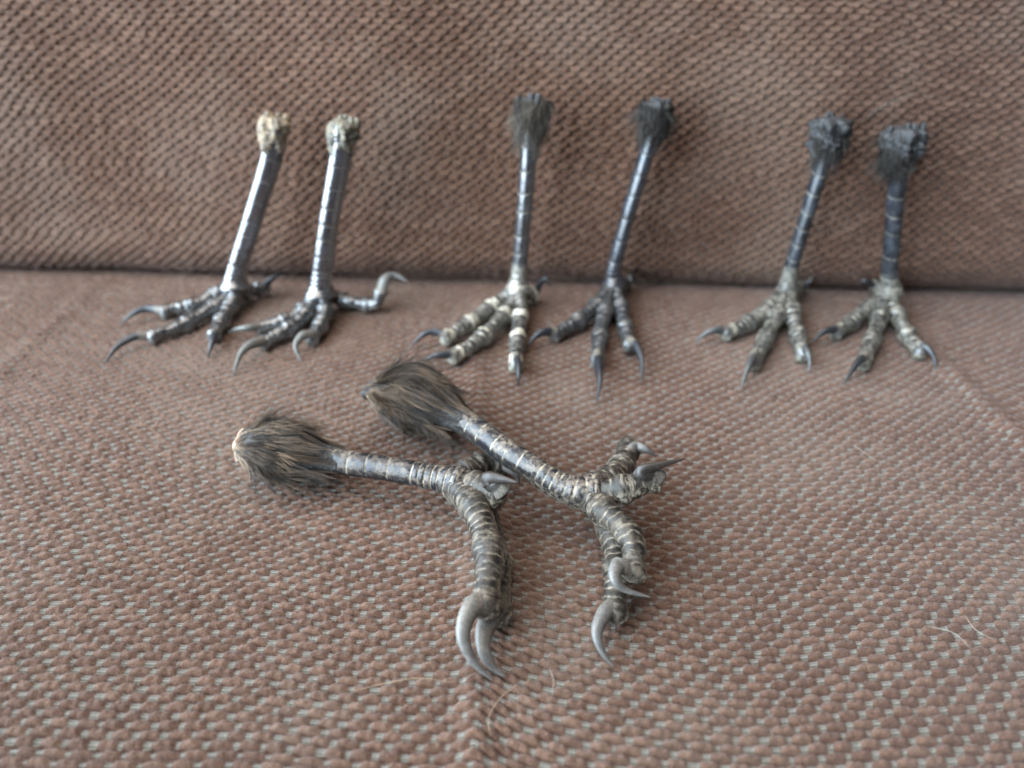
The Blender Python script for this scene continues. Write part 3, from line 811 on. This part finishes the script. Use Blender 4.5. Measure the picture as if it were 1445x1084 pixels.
for key, sp in SPEC.items():
    data = FEET_POINTS[key]
    rng = random.Random(int(sp['seed'] * 100))
    lying = key in 'GH'
    sh = np.asarray(data['shank'], float)
    org = np.array([sh[-1][0], sh[-1][1], 0.0])
    root = tag(empty('bird_foot', org * MM), sp['label'], 'bird foot', 'dried bird feet laid out on the sofa')
    toe_dust = (0.082, 0.064, 0.047) if lying else sp['dustc']
    base, base2 = ((0.012, 0.0105, 0.009), (0.040, 0.033, 0.027)) if lying else ((0.012, 0.0125, 0.015), (0.055, 0.058, 0.062))
    ab = key in 'AB'
    skin = skin_material('scaly_skin_' + str(sp['seed']).replace('.', ''), base, sp['pal'], toe_dust, sp['dust'], rough=0.2 if ab else 0.27 if not lying else 0.4, pale_gain=sp['pale'], tint=base2, coat=0.7 if ab else 0.4 if not lying else 0.0, spec=1.0 if ab else 0.75 if not lying else 0.4, coat_ior=1.8 if ab else 1.5)
    shank_skin = skin_material('shank_skin_' + str(sp['seed']).replace('.', ''), (0.012, 0.013, 0.017), sp['pal'], sp['dustc'], sp['dust'] * (1.0 if lying else 0.35), rough=0.2 if not lying else 0.15, pale_gain=min(1.0, sp['pale']) if not lying else 1.15, tint=(0.028, 0.036, 0.05) if not lying else (0.022, 0.021, 0.021), coat={'A': 1.0, 'B': 1.0, 'C': 1.0, 'D': 0.8}.get(key, 0.12 if not lying else 0.05), spec=1.0 if key in 'ABC' else 0.7 if key == 'D' else 0.42, coat_ior=2.25 if ab else 1.85 if key == 'C' else 1.5)
    horn = claw_material('claw_horn_' + str(sp['seed']).replace('.', ''), sp['claw'][0], sp['claw'][1], 0.3 if not lying else 0.36)
    horn_brown = claw_material('claw_horn_brown', (0.022, 0.017, 0.014), (0.05, 0.04, 0.034), 0.42) if lying else horn
    r = sp['shank_r']
    p = sh - org
    if lying:
        d_end = p[-1] - p[-2]; d_end /= np.linalg.norm(d_end)
        p = np.vstack([p, p[-1] + d_end * 3.5])
        prof = [(0, r), (0.25, r * 1.08), (0.45, r), (0.68, r * 1.02), (0.80, r * 1.22), (0.9, r * 1.6), (1, r * 1.4)]
        joint = 0.74
        v, f, at = tube(p, prof, sp['front'], 260, 48, shank_disp(rng, sp['seed'], 5.2, joint, 1.3), flat=0.95, cap0=1, cap1=4.0)
    else:
        p = np.vstack([p, p[-1] + (0, -1.6, -4.6)])
        prof = [(0, r * 1.2), (0.2, r * 1.02), (0.45, r * 0.94), (0.62, r * 0.95), (0.74, r * 1.05), (0.85, r * 1.5), (0.93, r * 1.72), (1, r * 1.4)]
        joint = 0.80
        v, f, at = tube(p, prof, sp['front'], 240, 44, shank_disp(rng, sp['seed'], 7.0 if key != 'E' else 5.5, joint, 1.0, sp['white']), flat=0.92, cap0=1, cap1=3.0)
    mesh_obj('shank', v * MM, f, shank_skin, root, at)
    for k, toe in enumerate(data['toes']):
        sink = np.array([0, 0, -0.65 if not lying else -0.3])     # the pads press a little into the pile
        tp = np.asarray(toe['path'], float) - org + sink
        tr = sp['toe_r'] * (1.0 if k < 3 else 0.92)
        if key == 'G' and k < 3: tr *= 1.08
        if key == 'H' and k > 1: tr *= 1.12
        n = 150
        groups = 3 if len(tp) > 4 else 2
        dvec = tp[-1] - tp[0]
        ref = (0, 0, 1)
        if key in 'GH' and k in (0, 1): ref = (-0.45, -0.1, 0.9)
        if key == 'G' and k == 2 or key == 'H' and k == 3: ref = (-0.1, 0.3, 0.95)
        prof = [(0, tr * 1.18), (0.3, tr * 1.0), (0.6, tr * 0.95), (0.85, tr * 0.9), (1, tr * 0.62)]
        v, f, at = tube(tp, prof, ref, n, 30, toe_disp(rng, sp.get('wide', 1.9), sp.get('narrow', 0.75), groups, 0.5 if lying else 1.0, sp['seed'] * 3 + k, sp['white'], sp['line']), flat=0.94, cap0=1.0, cap1=1.8)
        t = mesh_obj('toe', v * MM, f, skin, root, at)
        cr = sp['claw_r'] * (1.12 if k < 3 else 0.9)
        if key == 'B' and k == 3: cr *= 1.7
        if key == 'H' and k == 3: cr *= 1.4
        if key == 'G' and k == 2: cr *= 1.15
        make_claw(np.asarray(toe['claw'], float) + sink, cr, horn_brown if k == 2 and key == 'G' or k == 3 and key == 'H' else horn, t, org)
    # tops
    top, neck = sh[0], sh[1]
    ax = (neck - top) / np.linalg.norm(neck - top)
    if key == 'A':
        cut_end(root, org, top - ax * 1.0, top + ax * 12, 4.9, LUMP_TAN, sp['seed'], 0.22)
        small_tuft(root, org, top + ax * 1, ax, 4.2, 15, F_BLACK, rng, 26, 16, 0.6, side=0.0)
    elif key == 'B':
        cut_end(root, org, top - ax * 1.0, top + ax * 11, 4.8, LUMP_OLIVE, sp['seed'], 0.22)
        small_tuft(root, org, top + ax * 1, ax, 3.9, 14, F_BLACK, rng, 22, 16, 0.5, side=0.0)
    elif key == 'C':
        cut_end(root, org, top - ax * 1.0, top + ax * 9, 4.7, LUMP_GREY, sp['seed'], 0.18)
        small_tuft(root, org, top, ax, 5.6, 15.5, F_GREY, rng, 150, 16, 2.6)
    elif key == 'D':
        cut_end(root, org, top - ax * 1.0, top + ax * 9, 4.3, LUMP_GREY, sp['seed'], 0.25)
        small_tuft(root, org, top, ax, 5.0, 14, F_BLACK, rng, 130, 16, 3.2)
    elif key == 'E':
        cut_end(root, org, top - ax * 1.0, top + ax * 12, 6.0, LUMP_GREY, sp['seed'], 0.3)
        small_tuft(root, org, top + ax * 1, ax, 5.6, 15, F_BLACK, rng, 60, 16, 2.2)
    elif key == 'F':
        cut_end(root, org, top - ax * 1.0, top + ax * 13, 6.6, LUMP_GREY, sp['seed'], 0.3)
        small_tuft(root, org, top + ax * 2, ax, 6.0, 15, F_BLACK, rng, 90, 18, 3.2, side=math.pi)
    elif key == 'G':
        axp = [sh[0], sh[0] * 0.6 + sh[1] * 0.4, sh[1], sh[2] * 0.5 + sh[1] * 0.5, sh[2] + (1, -.2, 0)]
        big_tuft(root, org, axp, 9.0, 3.0, F_BROWN, rng, 300, 24, SKIN_DARK, 0.08, 1.0)
        cut_end(root, org, sh[0] - ax * 0.6, sh[0] + ax * 5, 4.4, LUMP_FLESH, sp['seed'], 0.2, nubs=2)
    elif key == 'H':
        axp = [sh[0], sh[0] * 0.6 + sh[1] * 0.4, sh[1], sh[2] * 0.5 + sh[1] * 0.5, sh[2] + (1, -.5, 0)]
        big_tuft(root, org, axp, 10.4, 3.0, F_BROWN, rng, 360, 24, SKIN_DARK, 0.14, 2.0)
        cut_end(root, org, sh[0] - ax * 1.2, sh[0] + ax * 4, 3.6, SKIN_DARK, sp['seed'], 0.3)

# ------------------------------------------------------------------ loose hairs and lint on the cover
BLOND = plain('straw_hair', (0.42, 0.31, 0.2), 0.4)
PALE = plain('white_fibre', (0.34, 0.31, 0.26), 0.6)
HAIR_LABELS = [
    'long blond hair lying on the seat left of the two large grey claws',
    'bent blond hair lying on the seat just below the two large grey claws',
    'short fine pale hair curling on the seat right of the two large grey claws',
    'straight pale hair on the bare seat at lower right, the lower of a crossing pair',
    'kinked pale hair on the bare seat at lower right, above a straight one',
    'tiny pale hair on the seat right of the lying foot with the raised claw',
    'straight pale hair clinging to the backrest above the two rightmost standing feet',
]
for k, pts in enumerate(LOOSE_HAIRS):
    v, f, at = tube(np.asarray(pts), [(0, 0.03), (0.3, 0.06), (0.8, 0.05), (1, 0.02)], (0, 0.3, 1), 30, 6)
    tag(mesh_obj('loose_hair', v * MM, f, BLOND if k < 2 else PALE, None), HAIR_LABELS[k], 'hair', 'loose hairs on the sofa')

lint_v, lint_f = [], []
lint_rng = random.Random(5)
for _ in range(70):
    y = lint_rng.uniform(70, 235)
    x = lint_rng.uniform(-0.75, 0.75) * (y + 60)
    q = np.array([[0, 0, 0.35], [1, 0, 0], [-0.4, 0.9, 0], [-0.5, -0.8, 0.1]]) * lint_rng.uniform(0.10, 0.26)
    a = lint_rng.uniform(0, 6.28)
    q = q @ np.array([[math.cos(a), math.sin(a), 0], [-math.sin(a), math.cos(a), 0], [0, 0, 1]])
    lint_f += [[len(lint_v) + k for k in t] for t in ((0, 1, 2, 2), (0, 2, 3, 3), (0, 3, 1, 1), (1, 3, 2, 2))]
    zz = float(seat_low(np.array(x), np.array(y))) + 0.55
    lint_v += list(q + np.array([x, y, zz]))
tag(mesh_obj('lint', np.array(lint_v) * MM, lint_f, PALE), 'scattered pale specks of lint on the seat cover', 'lint', kind='stuff')
